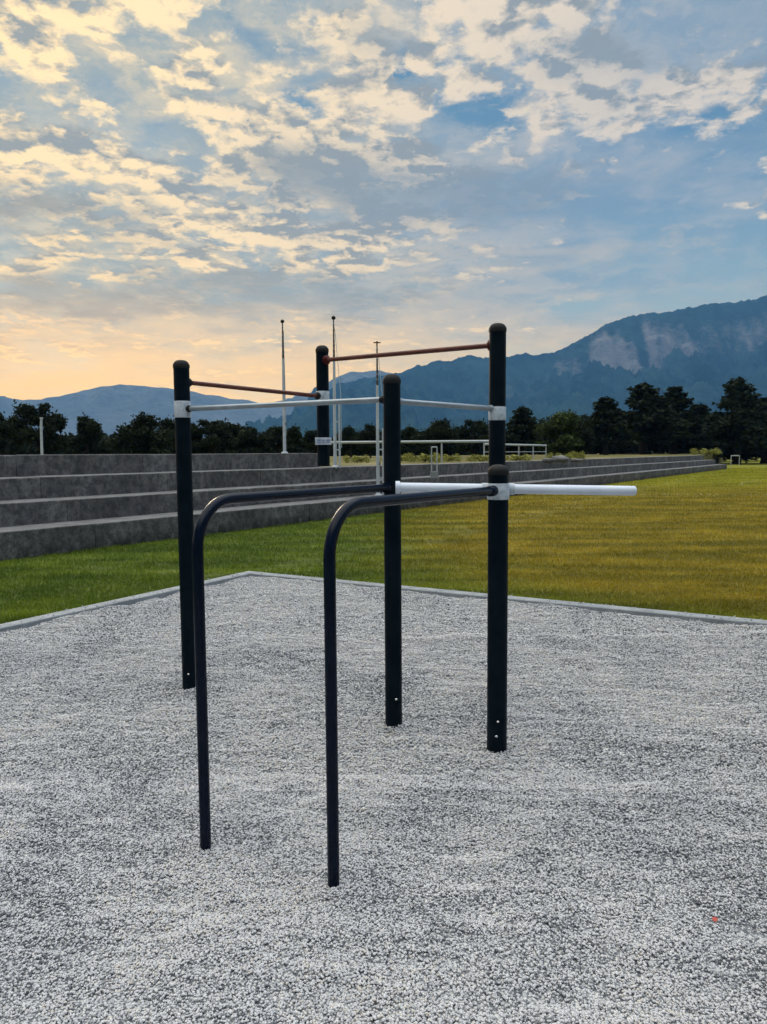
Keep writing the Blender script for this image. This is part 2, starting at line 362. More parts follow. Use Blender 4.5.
def _grav(t, b):
    P = tpos(t)
    v = t.nodes.new('ShaderNodeTexVoronoi'); v.inputs['Scale'].default_value = 78; t.links.new(P, v.inputs['Vector'])
    wn_ = t.nodes.new('ShaderNodeTexWhiteNoise'); wn_.noise_dimensions = '3D'; t.links.new(v.outputs['Color'], wn_.inputs[0])
    a = tnoise(t, P, 1.3, 5, .6).outputs[0]
    k1 = tramp(t, wn_.outputs['Value'], [(0, (.06, .07, .085)), (.2, (.12, .13, .15)), (.24, (.36, .37, .39)), (.7, (.52, .53, .54)), (1, (.64, .64, .62))])
    k2 = tmix(t, tmr(t, v.outputs['Distance'], .35, .75, 0., .85), k1, (.07, .075, .085))
    k3 = tmix(t, tmr(t, a, .45, .7, 0, .3), k2, (.20, .21, .24))
    t.links.new(k3, b.inputs['Base Color'])
    iv = t.nodes.new('ShaderNodeMath'); iv.operation = 'SUBTRACT'; iv.inputs[0].default_value = 1; t.links.new(v.outputs['Distance'], iv.inputs[1])
    tbump(t, b, iv.outputs[0], .8, .008)
M_grav = mat('gravel_bed', (.4, .4, .4), .9, .3, build=_grav)
def _peb(t, b):
    at = t.nodes.new('ShaderNodeAttribute'); at.attribute_name = 'tone'
    t.links.new(tramp(t, at.outputs['Fac'], [(0, (.10, .11, .13)), (.12, (.20, .21, .23)), (.20, (.42, .425, .455)), (.65, (.54, .54, .565)), (.93, (.60, .60, .61)), (1, (.54, .50, .45))]), b.inputs['Base Color'])
    c = tnoise(t, tpos(t), 300, 3, .6).outputs[0]; tbump(t, b, c, .3, .001)
M_peb = mat('limestone_gravel', (.5, .5, .5), .8, .3, build=_peb)
def _leaf(c0, c1):
    def f(t, b):
        at = t.nodes.new('ShaderNodeAttribute'); at.attribute_name = 'tone'
        t.links.new(tmix(t, at.outputs['Fac'], c0, c1), b.inputs['Base Color'])
        tr = t.nodes.new('ShaderNodeBsdfTranslucent'); tr.inputs[0].default_value = (*c1, 1)
        ms = t.nodes.new('ShaderNodeMixShader'); ms.inputs[0].default_value = .15
        out = t.nodes['Material Output']; t.links.new(b.outputs[0], ms.inputs[1]); t.links.new(tr.outputs[0], ms.inputs[2]); t.links.new(ms.outputs[0], out.inputs[0])
    return f
M_leafD = mat('dark_foliage', (.03, .04, .015), .8, .1, build=_leaf((.008, .013, .007), (.024, .034, .013)))
M_leafG = mat('olive_foliage', (.05, .06, .02), .8, .1, build=_leaf((.02, .032, .010), (.07, .10, .025)))
M_leafY = mat('yellow_green_foliage', (.2, .2, .05), .8, .2, build=_leaf((.05, .06, .015), (.42, .42, .10)))
M_bark = mat('bark', (.05, .04, .03), .9, .2, build=paint((.035, .028, .022), .8, .85))
def _mount(forest, rock, sc):
    def f(t, b):
        g = t.nodes.new('ShaderNodeNewGeometry'); P = g.outputs['Position']
        at = t.nodes.new('ShaderNodeAttribute'); at.attribute_name = 'tone'
        a = tnoise(t, P, .004*sc, 8, .7).outputs[0]; c = tnoise(t, P, .02*sc, 7, .75).outputs[0]
        m_ = t.nodes.new('ShaderNodeMath'); m_.operation = 'MULTIPLY_ADD'; t.links.new(c, m_.inputs[0]); m_.inputs[1].default_value = 1.1; t.links.new(at.outputs['Fac'], m_.inputs[2])
        k1 = tmix(t, tmr(t, a, .35, .65), forest, tuple(min(x*3.2, x+.06) for x in forest))
        t.links.new(tmix(t, tmr(t, m_.outputs[0], .80, 1.42), k1, rock), b.inputs['Base Color'])
        tbump(t, b, c, 1., 40/sc)
    return f
M_mount = mat('forested_mountain', (.03, .04, .02), 1., .0, build=_mount((.014, .030, .022), (.27, .25, .225), 1.))
M_hill = mat('far_ridge_haze_tint', (.03, .05, .04), 1., .0, build=_mount((.16, .18, .17), (.30, .30, .28), 1.))  # ridge colours paled: distance haze put into the base colour
M_pipe_dark = M_post

# ================================================================ ground
def vnoise(x, y, s, seed):
    r_ = np.random.default_rng(seed); T = r_.random((256, 256)); x = x*s+100; y = y*s+100
    xi = np.floor(x).astype(int); yi = np.floor(y).astype(int); fx = x-xi; fy = y-yi
    fx = fx*fx*(3-2*fx); fy = fy*fy*(3-2*fy)
    g = lambda a, b: T[a % 256, b % 256]
    return (g(xi, yi)*(1-fx)+g(xi+1, yi)*fx)*(1-fy)+(g(xi, yi+1)*(1-fx)+g(xi+1, yi+1)*fx)*fy
FEET = []
K = np.array([-1.76, 9.63]); RD = np.array([.8653, -.5012]); LD = np.array([-.5012, -.8653]); PW, PL = 9.0, 12.0
def padc(x, y): dx, dy = x-K[0], y-K[1]; return dx*RD[0]+dy*RD[1], dx*LD[0]+dy*LD[1]
def gh(x, y):                                     # raked, trodden gravel surface
    h = (vnoise(x, y, 1.1, 1)-.5)*.035+(vnoise(x+.6*y, y*1.6, 2.7, 2)-.5)*.036+(vnoise(x, y*1.5, 6.5, 3)-.5)*.026
    h += (vnoise(x*.8+y*.5, y*2.2, 11, 4)-.5)*.013
    for fx, fy, h0 in FEET: h = h+(.0-h0)*np.exp(-((x-fx)**2+(y-fy)**2)/.16**2)
    return h
FEET = [(*q_, float(gh(np.array([q_[0]]), np.array([q_[1]]))[0])) for q_ in ((-1.342, 4.994), (.052, 4.252), (.606, 3.9), (-.735, 2.9), (-.195, 2.63))]
# lawn: one sheet with a fine centre, reaching the horizon
xs = np.array([-20000, -6000, -2000, -600, -200, -80, -40, -20, -10, 0, 10, 20, 40, 80, 200, 600, 2000, 6000, 20000.])
gx, gy = np.meshgrid(xs, xs); n_ = len(xs)
V = np.stack([gx.ravel(), gy.ravel(), np.full(gx.size, -.05)], 1)
idx = np.arange(n_*n_).reshape(n_, n_)
Fq = np.stack([idx[:-1, :-1].ravel(), idx[:-1, 1:].ravel(), idx[1:, 1:].ravel(), idx[1:, :-1].ravel()], 1)
tag(raw('ground', V, Fq, M_lawn), kind='structure')
# gravel bed sheet
ns = 200; a_, b_ = np.meshgrid(np.linspace(0, PW, int(ns*.8)), np.linspace(0, PL, ns))
px_ = K[0]+a_*RD[0]+b_*LD[0]; py_ = K[1]+a_*RD[1]+b_*LD[1]
V = np.stack([px_.ravel(), py_.ravel(), (gh(px_, py_)-.004).ravel()], 1)
h_, w_ = a_.shape; idx = np.arange(h_*w_).reshape(h_, w_)
Fq = np.stack([idx[:-1, :-1].ravel(), idx[1:, :-1].ravel(), idx[1:, 1:].ravel(), idx[:-1, 1:].ravel()], 1)
tag(raw('gravel_pad', V, Fq, M_grav, smooth=True), kind='structure')
# kerb: four pale strips in one surround
def kerb():
    m = MB(); w = .08
    def strip(a0, b0, a1, b1):
        A = K+RD*a0+LD*b0; B = K+RD*a1+LD*b1; c = (A+B)/2; L = np.linalg.norm(B-A)/2
        m.box((c[0], c[1], -.03), (L, w, .065), math.atan2(*(B-A)[::-1]), .008)
    strip(-2*w, -w, PW+2*w, -w); strip(-w, 0, -w, PL); strip(PW+w, 0, PW+w, PL); strip(-2*w, PL+w, PW+2*w, PL+w)
    return m.build('kerb', M_kerb)
tag(kerb(), kind='structure')
# loose gravel (uncountable)
ico_v = []; g_ = (1+5**.5)/2
for a, b in ((-1, g_), (1, g_), (-1, -g_), (1, -g_)): ico_v.append((a, b, 0))
for a, b in ((-1, g_), (1, g_), (-1, -g_), (1, -g_)): ico_v.append((0, a, b))
for a, b in ((g_, -1), (g_, 1), (-g_, -1), (-g_, 1)): ico_v.append((a, 0, b))
ico_v = np.array(ico_v)/1.902
ico_f = np.array([(0, 11, 5), (0, 5, 1), (0, 1, 7), (0, 7, 10), (0, 10, 11), (1, 5, 9), (5, 11, 4), (11, 10, 2), (10, 7, 6), (7, 1, 8), (3, 9, 4), (3, 4, 2), (3, 2, 6), (3, 6, 8), (3, 8, 9), (4, 9, 5), (2, 4, 11), (6, 2, 10), (8, 6, 7), (9, 8, 1)])
oct_v = np.array([(1, 0, 0), (-1, 0, 0), (0, 1, 0), (0, -1, 0), (0, 0, 1), (0, 0, -1.)]); oct_f = np.array([(0, 2, 4), (2, 1, 4), (1, 3, 4), (3, 0, 4), (2, 0, 5), (1, 2, 5), (3, 1, 5), (0, 3, 5)])
def scatter(n, y0, y1, pw):
    y = y0+(y1-y0)*rng.random(n)**pw; x = (rng.random(n)*2-1)*(y*.62+.5)
    a, b = padc(x, y); k_ = (a > .02) & (b > .02) & (a < PW-.02) & (b < PL-.02)
    return x[k_], y[k_]
def pebbles(x, y, size, bv, bf, sink):
    n = len(x); q = rng.normal(size=(n, 4)); q /= np.linalg.norm(q, axis=1)[:, None]; w, a, b, c = q.T
    Rm = np.stack([1-2*(b*b+c*c), 2*(a*b-c*w), 2*(a*c+b*w), 2*(a*b+c*w), 1-2*(a*a+c*c), 2*(b*c-a*w), 2*(a*c-b*w), 2*(b*c+a*w), 1-2*(a*a+b*b)], 1).reshape(n, 3, 3)
    s = size*rng.uniform(.6, 1.25, n)[:, None]*rng.uniform(.62, 1.12, (n, 3))
    loc = bv[None]*s[:, None, :]*(1+rng.normal(0, .09, (n, len(bv), 1)))
    v = np.einsum('nij,nkj->nki', Rm, loc)
    v[:, :, 2] *= .8
    z = gh(x, y)+sink*rng.uniform(-1, 1, n)
    v += np.stack([x, y, z], 1)[:, None]
    f = bf[None]+(np.arange(n)*len(bv))[:, None, None]
    patch = vnoise(x, y, 1.6, 11)*.6+vnoise(x, y, 5, 12)*.4
    tone = rng.random(n)*.95+.05-np.clip((patch-.5)*.8, -.10, .25)-.30*np.exp(-(((x-.22)+(y-3.25)*-.35)/.22)**2-((y-3.25)/.38)**2)  # last term paints a soft post shadow into the pebble tone
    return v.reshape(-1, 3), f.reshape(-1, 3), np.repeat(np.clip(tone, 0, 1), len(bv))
parts_ = []
x, y = scatter(190000, 1.6, 3.6, .9); parts_.append(pebbles(x, y, .0050, ico_v, ico_f, .003))
x, y = scatter(170000, 3.4, 6.4, .9); parts_.append(pebbles(x, y, .0068, oct_v*1.1, oct_f, .003))
x, y = scatter(110000, 6.2, 9.7, .9); parts_.append(pebbles(x, y, .0090, oct_v*1.1, oct_f, .004))
def strays(n):
    t = rng.random(n); e = .0+np.abs(rng.normal(0, .10, n)); q = rng.random(n) < .5
    x = np.where(q, K[0]+RD[0]*t*7.5-LD[0]*e, K[0]+LD[0]*t*6-RD[0]*e); y = np.where(q, K[1]+RD[1]*t*7.5-LD[1]*e, K[1]+LD[1]*t*6-RD[1]*e)
    v, f, tn_ = pebbles(x, y, .0080, oct_v*1.1, oct_f, .0)
    z = np.where(e < .162, .043, -.040)-gh(x, y)
    v = v.reshape(n, -1, 3); v[:, :, 2] += z[:, None]; return v.reshape(-1, 3), f, tn_
parts_.append(strays(500))
VV = []; FF = []; TT = []; o_ = 0
for v, f, t_ in parts_: VV.append(v); FF.append(f+o_); TT.append(t_); o_ += len(v)
def tone_attr(o, t_):
    a = o.data.attributes.new('tone', 'FLOAT', 'POINT'); a.data.foreach_set('value', np.asarray(t_, dtype=np.float32))
gv = raw('gravel', np.concatenate(VV), np.concatenate(FF), M_peb, smooth=True)
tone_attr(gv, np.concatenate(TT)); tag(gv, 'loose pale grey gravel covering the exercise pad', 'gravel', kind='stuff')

# ---------------------------------------------------------------- terrace (seating steps)
P0 = np.array([-6.02, 11.515]); TU = np.array([.5575, .8302]); TN = np.array([-.8302, .5575]); TA = math.atan2(TU[1], TU[0])
def tp(t, o): q = P0+TU*t+TN*o; return q[0], q[1]
ter = empty('seating_terrace', (*tp(0, 0), -.05))
tag(ter, 'long dark concrete seating terrace of four steps running away beside the grass', 'terrace')
def prism(o0, o1, t0, t1, z0, z1, name, curve=True, bev=.02):
    """one concrete step: slightly uneven riser and a lighter worn tread, cut into cast lengths"""
    m = MB(); mt = MB(); L = 2.95; t = t0; i = 0; jt = .012
    rr = random.Random(int(o0*10)+5)
    m2 = []
    while t < t1-.1:
        e = min(t+L, t1); dz = rr.uniform(-.006, .006); do = rr.uniform(-.008, .008)
        prof = [(o0+do, z0), (o0+do, z1-bev+dz), (o0+do+bev*.35, z1-bev*.3+dz), (o0+do+bev, z1+dz), (o1, z1+dz), (o1, z0)]
        vs = []
        for tt in (t+jt/2, e-jt/2):
            for (oo, z_) in prof: x_, y_ = tp(tt, oo); vs.append((x_-ter.location.x, y_-ter.location.y, z_-ter.location.z))
        n = len(prof)
        fs = [tuple(range(n)), tuple(range(2*n-1, n-1, -1))]+[(j, n+j, n+(j+1) % n, (j+1) % n) for j in range(n)]
        m.add(vs, fs); m2 += [0, 0]+[0, 0, 1, 1, 0, 0]
        t = e
    o = raw(name, m.v, m.f, [M_conc, M_tread], ter)
    o.data.polygons.foreach_set('material_index', m2)
    return o
prism(0, .86, -16, 66, -.12, .40, 'step')
prism(.8, 1.66, -16, 65, -.10, .80, 'step')
prism(1.6, 2.46, -16, 64, -.10, 1.20, 'step')
prism(2.4, 4.9, -16, 11.0, -.10, 1.61, 'step')
# raised ground behind the steps
m = MB()
q = [tp(-16, 2.45), tp(64, 2.45), tp(66, 2.45)]
pl = [tp(-60, 2.45), tp(64.3, 2.45), (52.2, 113), (90, 260), (-160, 260), (-160, -30)]
vs = [(x_, y_, 1.192) for x_, y_ in pl]+[(x_, y_, -.3) for x_, y_ in pl]
n = len(pl)
m.add(vs, [tuple(range(n))]+[((i+1) % n, i, n+i, n+(i+1) % n) for i in range(n)])
def _dirt(t, b):
    P = tpos(t); a = tnoise(t, P, .35, 6, .65).outputs[0]; c = tnoise(t, P, 6, 5, .7).outputs[0]
    k1 = tramp(t, a, [(.35, (.055, .06, .018)), (.55, (.16, .14, .05)), (.7, (.30, .26, .15))])
    t.links.new(tmix(t, tmr(t, c, .45, .7, 0, .6), k1, (.06, .06, .03)), b.inputs['Base Color'])
M_dirt = mat('dry_bank', (.1, .1, .04), .95, .1, build=_dirt)
tag(m.build('raised_bank', M_dirt), kind='structure')
# painted field lines
def strip_line(pts, w):
    pts = [Vector((*p_, -.046)) for p_ in pts]; vs = []; fs = []
    for i, p_ in enumerate(pts):
        t = (pts[min(i+1, len(pts)-1)]-pts[max(i-1, 0)]).normalized(); nn = Vector((-t.y, t.x, 0))*w/2
        vs += [p_+nn, p_-nn]
        if i: fs.append((2*i-2, 2*i-1, 2*i+1, 2*i))
    return vs, fs
m = MB(); v, f = strip_line([(9.2, 28.45), (14.25, 27.5), (60, 18.9)], .16); m.add(v, f)
v, f = strip_line([(17.2, 35.6), (18.6, 38.3), (20.6, 40.6), (23.5, 42.8), (28, 44.4), (40, 44.0)], .16); m.add(v, f)
tag(m.build('field_line', M_line), kind='structure')

# ---------------------------------------------------------------- grass (uncountable)
def grass():
    n = 560000
    y = 5.2+(70-5.2)*rng.random(n)**2.3; x = (rng.random(n)*2-1)*(y*.57+1.2)
    # extra along the kerb
    m1 = 60000; s = rng.random(m1); e = .175+np.abs(rng.normal(0, .12, m1))
    sd_ = rng.random(m1) < .5; l1 = s*8.5; l2 = s*6
    ex = np.where(sd_, K[0]+RD[0]*l1-LD[0]*e, K[0]+LD[0]*l2-RD[0]*e); ey = np.where(sd_, K[1]+RD[1]*l1-LD[1]*e, K[1]+LD[1]*l2-RD[1]*e)
    x = np.r_[x, ex]; y = np.r_[y, ey]
    a, b = padc(x, y); off_ = (x-P0[0])*TN[0]+(y-P0[1])*TN[1]
    kp = ~((a > -.165) & (b > -.165) & (a < PW+.12) & (b < PL+.12)) & (off_ < -.005)
    # thin and bare along the left kerb
    near = np.minimum(np.abs(a), np.abs(b)); bare = (near < .5) & (vnoise(x, y, 3, 5) > .52) & (rng.random(len(x)) < .75)
    kp &= ~bare
    x, y = x[kp], y[kp]; n = len(x)
    cl = vnoise(x, y, 3.5, 8)
    h = (.020+.026*rng.random(n)+.030*np.clip(cl-.45, 0, 1))*(1+.015*y); w = .0028*(1+.13*y)
    yw = rng.random(n)*2*np.pi; ln = rng.normal(0, .35, n)*h; lm = rng.normal(0, .35, n)*h
    v = np.zeros((n, 3, 3)); dx, dy = np.cos(yw)*w, np.sin(yw)*w
    v[:, 0] = np.stack([x-dx, y-dy, np.full(n, -.052)], 1); v[:, 1] = np.stack([x+dx, y+dy, np.full(n, -.052)], 1)
    v[:, 2] = np.stack([x+ln, y+lm, -.052+h], 1)
    return raw('grass', v.reshape(-1, 3), np.arange(3*n).reshape(n, 3), M_blade)
tag(grass(), 'short mown grass, green on the left and dry olive towards the right', 'grass', kind='stuff')

# ================================================================ pull-up and dip station
rig = empty('exercise_bars', (-.05, 4.4, 0))
tag(rig, 'black outdoor pull-up and dip bar station with round posts standing in gravel', 'exercise bars')
RL = rig.location
def rel(p_): return Vector(p_)-RL
def post(x, y, z0, z1, rad=.052, bolts=(), tilt=(0, 0)):
    m = MB(); m.tube([rel((x, y, z0)), rel((x+tilt[0], y+tilt[1], z1-.05))], rad, 36)
    o = m.build('post', M_post, rig)
    c = MB(); pts = []; rd = []
    for zz_, rr_ in ((-.006, rad+.0015), (0, rad+.003), (.018, rad+.003), (.030, rad*.93), (.040, rad*.78), (.047, rad*.52), (.050, rad*.2)):
        pts.append(rel((x+tilt[0], y+tilt[1], z1-.05+zz_))); rd.append(rr_)
    c.tube(pts, 1, 36, radii=rd); c.build('post_cap', M_cap, o)
    for zb, ang in bolts:
        b = MB(); d = Vector((math.cos(ang), math.sin(ang), 0)); q = rel((x, y, zb))+d*(rad-.002)
        b.tube([q, q+d*.005, q+d*.008], .008, 10, radii=[.0075, .0075, .004]); b.build('bolt', M_screw, o)
    return o
def band(o, x, y, z0, z1, rad, matl=None, name='post_band', tilt=(0, 0)):
    m = MB(); m.tube([rel((x, y, z0)), rel((x, y, z0+.004)), rel((x, y, z1-.004)), rel((x, y, z1))], rad, 36, radii=[rad-.002, rad, rad, rad-.002])
    return m.build(name, matl or M_band, o)
A = (-1.342, 4.994); B = (-.47, 5.85); C = (.052, 4.252); D2 = (.722, 4.7); D1 = (.606, 3.9)
toCam = lambda P_: math.atan2(-P_[1], -P_[0])
pA = post(*A, -.25, 2.227, bolts=[(.105, toCam(A)-.2)])
pB = post(*B, 1.50, 2.44, .049)
pC = post(*C, -.25, 2.047, .0495, bolts=[(.17, toCam(C)+.3)])
pD2 = post(*D2, -.25, 2.404, .0525)
pD1 = post(*D1, -.25, 1.536, .0535, bolts=[(.165, toCam(D1)+.1), (.085, toCam(D1)-.05)])
for o, l in ((pB, 'hanging rear post carried by the two red-brown bars'), (pD1, 'short thick front post with rounded top')): o['label'] = l
band(pA, *A, 1.845, 1.955, .0545)
band(pB, *B, 1.985, 2.085, .053)
band(pD2, *D2, 1.80, 1.885, .0548)
band(pD1, *D1, 1.352, 1.437, .0585)
# small printed plate on the rear post
m = MB(); pl_ang = toCam(B)
m.box(rel((B[0], B[1], 1.695)), (.004+.05, .064, .028), pl_ang, .003); lb = m.build('label_plate', M_band, pB)
m = MB()
for i, w in enumerate((.020, .014, .022)):
    for j in range(2):
        d = Vector((math.cos(pl_ang), math.sin(pl_ang), 0)); s_ = Vector((-d.y, d.x, 0))
        c = rel((B[0], B[1], 1.70-.016*j+.003))+d*.0552+s_*(-.036+.036*i)
        m.box(c, (.0006, w*.6, .0035), pl_ang)
m.build('print', M_ink, lb)
# high bars
def bar(p0, p1, rad, matl, label, r0=.052, r1=.052, fl=None, flr=.03):
    p0, p1 = Vector(p0), Vector(p1); t = (p1-p0).normalized()
    o = seg(rel(p0), rel(p1), rad, 'horizontal_bar', matl, rig); o['label'] = label
    if fl:
        for q, s_, rr_ in ((p0, 1, r0), (p1, -1, r1)):
            m = MB(); a_ = q+t*s_*(rr_-.012)
            m.tube([rel(a_), rel(a_+t*s_*.018), rel(a_+t*s_*.026), rel(a_+t*s_*.034)], 1, 24, radii=[flr, flr, flr*.75, rad*1.15]); m.build('flange', fl, o)
    return o
bar((*A, 2.083), (*B, 2.045), .0155, M_red, 'worn red-brown bar from the left post', fl=M_cap, flr=.030)
bar((*B, 2.325), (*D2, 2.270), .0165, M_red, 'worn red bar, highest of the bars', fl=M_redf, flr=.036)
bar((*A, 1.902), (*C, 1.905), .0165, M_steel, 'grey steel bar from the left post', fl=M_cap, flr=.024)
bar((*C, 1.895), (*D2, 1.872), .0165, M_steel, 'grey steel bar to the right post', fl=M_steel, flr=.022)
# dip bars: leg rising from the gravel, bend, run back to a post
def dip(leg, end, zt, rad, rb=.19):
    L_ = Vector((*leg, 0)); E_ = Vector((*end, 0)); d = (E_-L_).normalized(); pts = [L_+Vector((0, 0, -.25)), L_+Vector((0, 0, .5)), L_+Vector((0, 0, zt-rb))]
    for i in range(1, 13):
        a = math.pi/2*i/12; pts.append(L_+d*(rb*(1-math.cos(a)))+Vector((0, 0, zt-rb+rb*math.sin(a))))
    pts.append(E_+Vector((0, 0, zt-.012)))
    m = MB(); m.tube([rel(q) for q in pts], rad, 28); return m.build('dip_bar', M_dip, rig)
d1 = dip((-.735, 2.90), (.047, 4.242), 1.415, .0222); d1['label'] = 'left bent blue-black dip bar'
d2 = dip((-.195, 2.630), (.600, 3.890), 1.412, .0222); d2['label'] = 'right bent blue-black dip bar'
# white handle bar through the front post
wb = seg(rel((.074, 3.985, 1.415)), rel((1.358, 3.975, 1.388)), .0262, 'handle_bar', M_white, rig, 28, .012); wb['label'] = 'white cross bar sticking out to the right'
m = MB(); m.tube([rel((.066, 3.985, 1.415)), rel((.090, 3.985, 1.415))], .034, 24); m.build('end_collar', M_white, wb)
# clamp of the right dip bar on the front post
m = MB(); q = Vector((.600, 3.890, 1.400)); d = (Vector((.600, 3.890, 0))-Vector((-.195, 2.63, 0))).normalized()
m.tube([rel(q-d*.105), rel(q-d*.10), rel(q-d*.05)], 1, 24, radii=[.024, .028, .028]); m.build('clamp', M_dip, d2)
m = MB(); m.tube([rel((C[0]-.05*d.x, C[1]-.05*d.y, 1.403)), rel((C[0]-.085*d.x, C[1]-.085*d.y, 1.404))], .028, 24); m.build('clamp', M_dip, d1)
m = MB(); m.tube([rel((D1[0]-.075, 3.982, 1.4045)), rel((D1[0]+.098, 3.981, 1.4015))], .0315, 24); m.build('clamp', M_band, wb)

# tiny red leaf on the gravel
m = MB(); lx, ly = 1.122, 2.405; lz = float(gh(np.array([lx]), np.array([ly]))[0])+.012
out = [(-.011, 0), (-.006, .006), (.002, .007), (.011, .001), (.004, -.006), (-.005, -.006)]
m.add([(lx+a, ly+b, lz+.004*math.sin(i)) for i, (a, b) in enumerate(out)]+[(lx+a, ly+b, lz-.001+.004*math.sin(i)) for i, (a, b) in enumerate(out)],
      [tuple(range(6)), tuple(range(11, 5, -1))]+[(i, 6+i, 6+(i+1) % 6, (i+1) % 6) for i in range(6)])
tag(m.build('fallen_leaf', mat('red_leaf', (.35, .04, .02), .6, build=paint((.35, .04, .02)))), 'tiny red leaf lying on the gravel at lower right', 'leaf')

# ================================================================ flagpoles, railing, posts
def flagpole(x, y, z0, z1, label, cross=False, sleeve=0.):
    e = empty('flagpole', (x, y, z0)); tag(e, label, 'flagpole', 'flagpoles on the terrace steps'); H = z1-z0
    m = MB(); m.tube([(0, 0, -.05), (0, 0, H*.45), (0, 0, H*.72)], 1, 14, radii=[.05, .043, .034]); m.build('lower_pole', M_pole, e)
    m = MB(); pts = [(0, 0, H*.72-.01)]; rd = [.0335]
    for i in range(1, 9):
        zz_ = H*(.72+.27*i/8); pts += [(0, 0, zz_-.02), (0, 0, zz_-.015), (0, 0, zz_)]; rr_ = .032-.014*i/8; rd += [rr_, rr_+.010, rr_]
    m.tube(pts, 1, 12, radii=rd); m.build('upper_pole', M_poleTop, e)
    m = MB()
    if cross: m.box((0, 0, H-.02), (.10, .02, .014), 0, .004); m.tube([(0, 0, H*.98), (0, 0, H+.02)], .02, 10)
    else:
        m.tube([(0, 0, H-.06), (0, 0, H-.045), (0, 0, H-.01), (0, 0, H+.03), (0, 0, H+.045)], 1, 12, radii=[.02, .05, .062, .045, .015])
    m.build('finial', M_cap, e)
    m = MB(); m.tube([(.055+sleeve, -.01, .55), (.05+sleeve, -.01, H*.5), (.03, -.01, H*.93)], .008, 6); m.build('halyard', M_pole, e)
    m = MB(); m.box((.055, -.01, .9), (.02, .012, .05), 0, .004); m.build('cleat', M_poleTop, e)
    m = MB(); m.tube([(0, 0, 0), (0, 0, .03), (0, 0, .05)], 1, 16, radii=[.10, .10, .07]); m.build('base_collar', M_pole, e)
    if sleeve:
        m = MB(); m.tube([(sleeve, 0, -.01), (sleeve, 0, 1.9)], .028, 12); m.box((sleeve/2, 0, 1.3), (sleeve/2, .012, .02)); m.box((sleeve/2, 0, .5), (sleeve/2, .012, .02)); m.build('hinge_post', M_pole, e)
flagpole(-3.05, 23.0, 1.61, 5.64, 'thin white flagpole behind the end of the topmost step, leftmost of three')
flagpole(-1.38, 21.35, 1.20, 5.44, 'tallest looking thin white flagpole beside the hanging rear post', sleeve=.13)
flagpole(-.15, 21.0, .40, 4.70, 'shorter thin white flagpole with a small crosspiece at its top', True, sleeve=.15)

def railing(P, Hh, posts, label, mid=False):
    e = empty('railing', (P[0][0], P[0][1], 1.192)); tag(e, label, 'railing')
    o = Vector((P[0][0], P[0][1], 0)); a = Vector((*P[0], Hh))-o; b = Vector((*P[1], Hh))-o
    m = MB(); m.tube([a, b], .055, 10); m.build('top_rail', M_rail, e)
    if mid: m = MB(); m.tube([a-Vector((0, 0, .38)), b-Vector((0, 0, .38))], .018, 8); m.build('lower_rail', M_rail, e)
    for i in range(posts):
        q = a.lerp(b, (i+.0)/(posts-1)); m = MB(); m.tube([(q.x, q.y, -.05), (q.x, q.y, Hh-.03)], .036, 8); m.build('rail_post', M_rail, e)
railing([(-2.35, 30.5), (4.75, 30.0)], .85, 4, 'long white pipe railing on the bank behind the terrace and posts')
railing([(4.9, 36.0), (10.1, 46.0)], .80, 5, 'shorter pipe railing running back to the right towards the trees', True)
e = empty('gate_frame', (38.0, 80, -.05)); tag(e, 'small white gate frame at the foot of the tallest conifer by the field corner', 'gate')
for dx in (-.45, .45):
    m = MB(); m.tube([(dx, 0, -.02), (dx, 0, 1.15)], .045, 8); m.build('gate_post', M_rail, e)
m = MB(); m.tube([(-.45, 0, 1.1), (.45, 0, 1.1)], .05, 8); m.build('top_rail', M_rail, e)
# thin lamp post at far left, small double post on the steps
m = MB(); m.tube([(-11.5, 25, 1.19), (-11.48, 25, 2.6), (-11.46, 25, 2.84)], 1, 10, radii=[.045, .04, .035]); m.tube([(-11.46, 25, 2.82), (-11.46, 25, 2.87)], .055, 10)
tag(m.build('marker_post', M_pole), 'short thin white post standing above the terrace at far left', 'post')
e = empty('handrail_stub', (1.6, 23.2, .8)); tag(e, 'narrow two-pipe handrail stub standing on the steps', 'handrail')
for dx in (-.085, .085):
    m = MB(); m.tube([(dx, 0, -.01), (dx, 0, .98)], .02, 8); m.build('rail_post', M_rail, e)
m = MB(); m.box((0, 0, .11), (.125, .05, .11), 0, .01); m.build('foot_block', M_kerb, e)
m = MB(); m.tube([(-.085, 0, .97), (.085, 0, .97)], .02, 8); m.build('top_rail', M_rail, e)

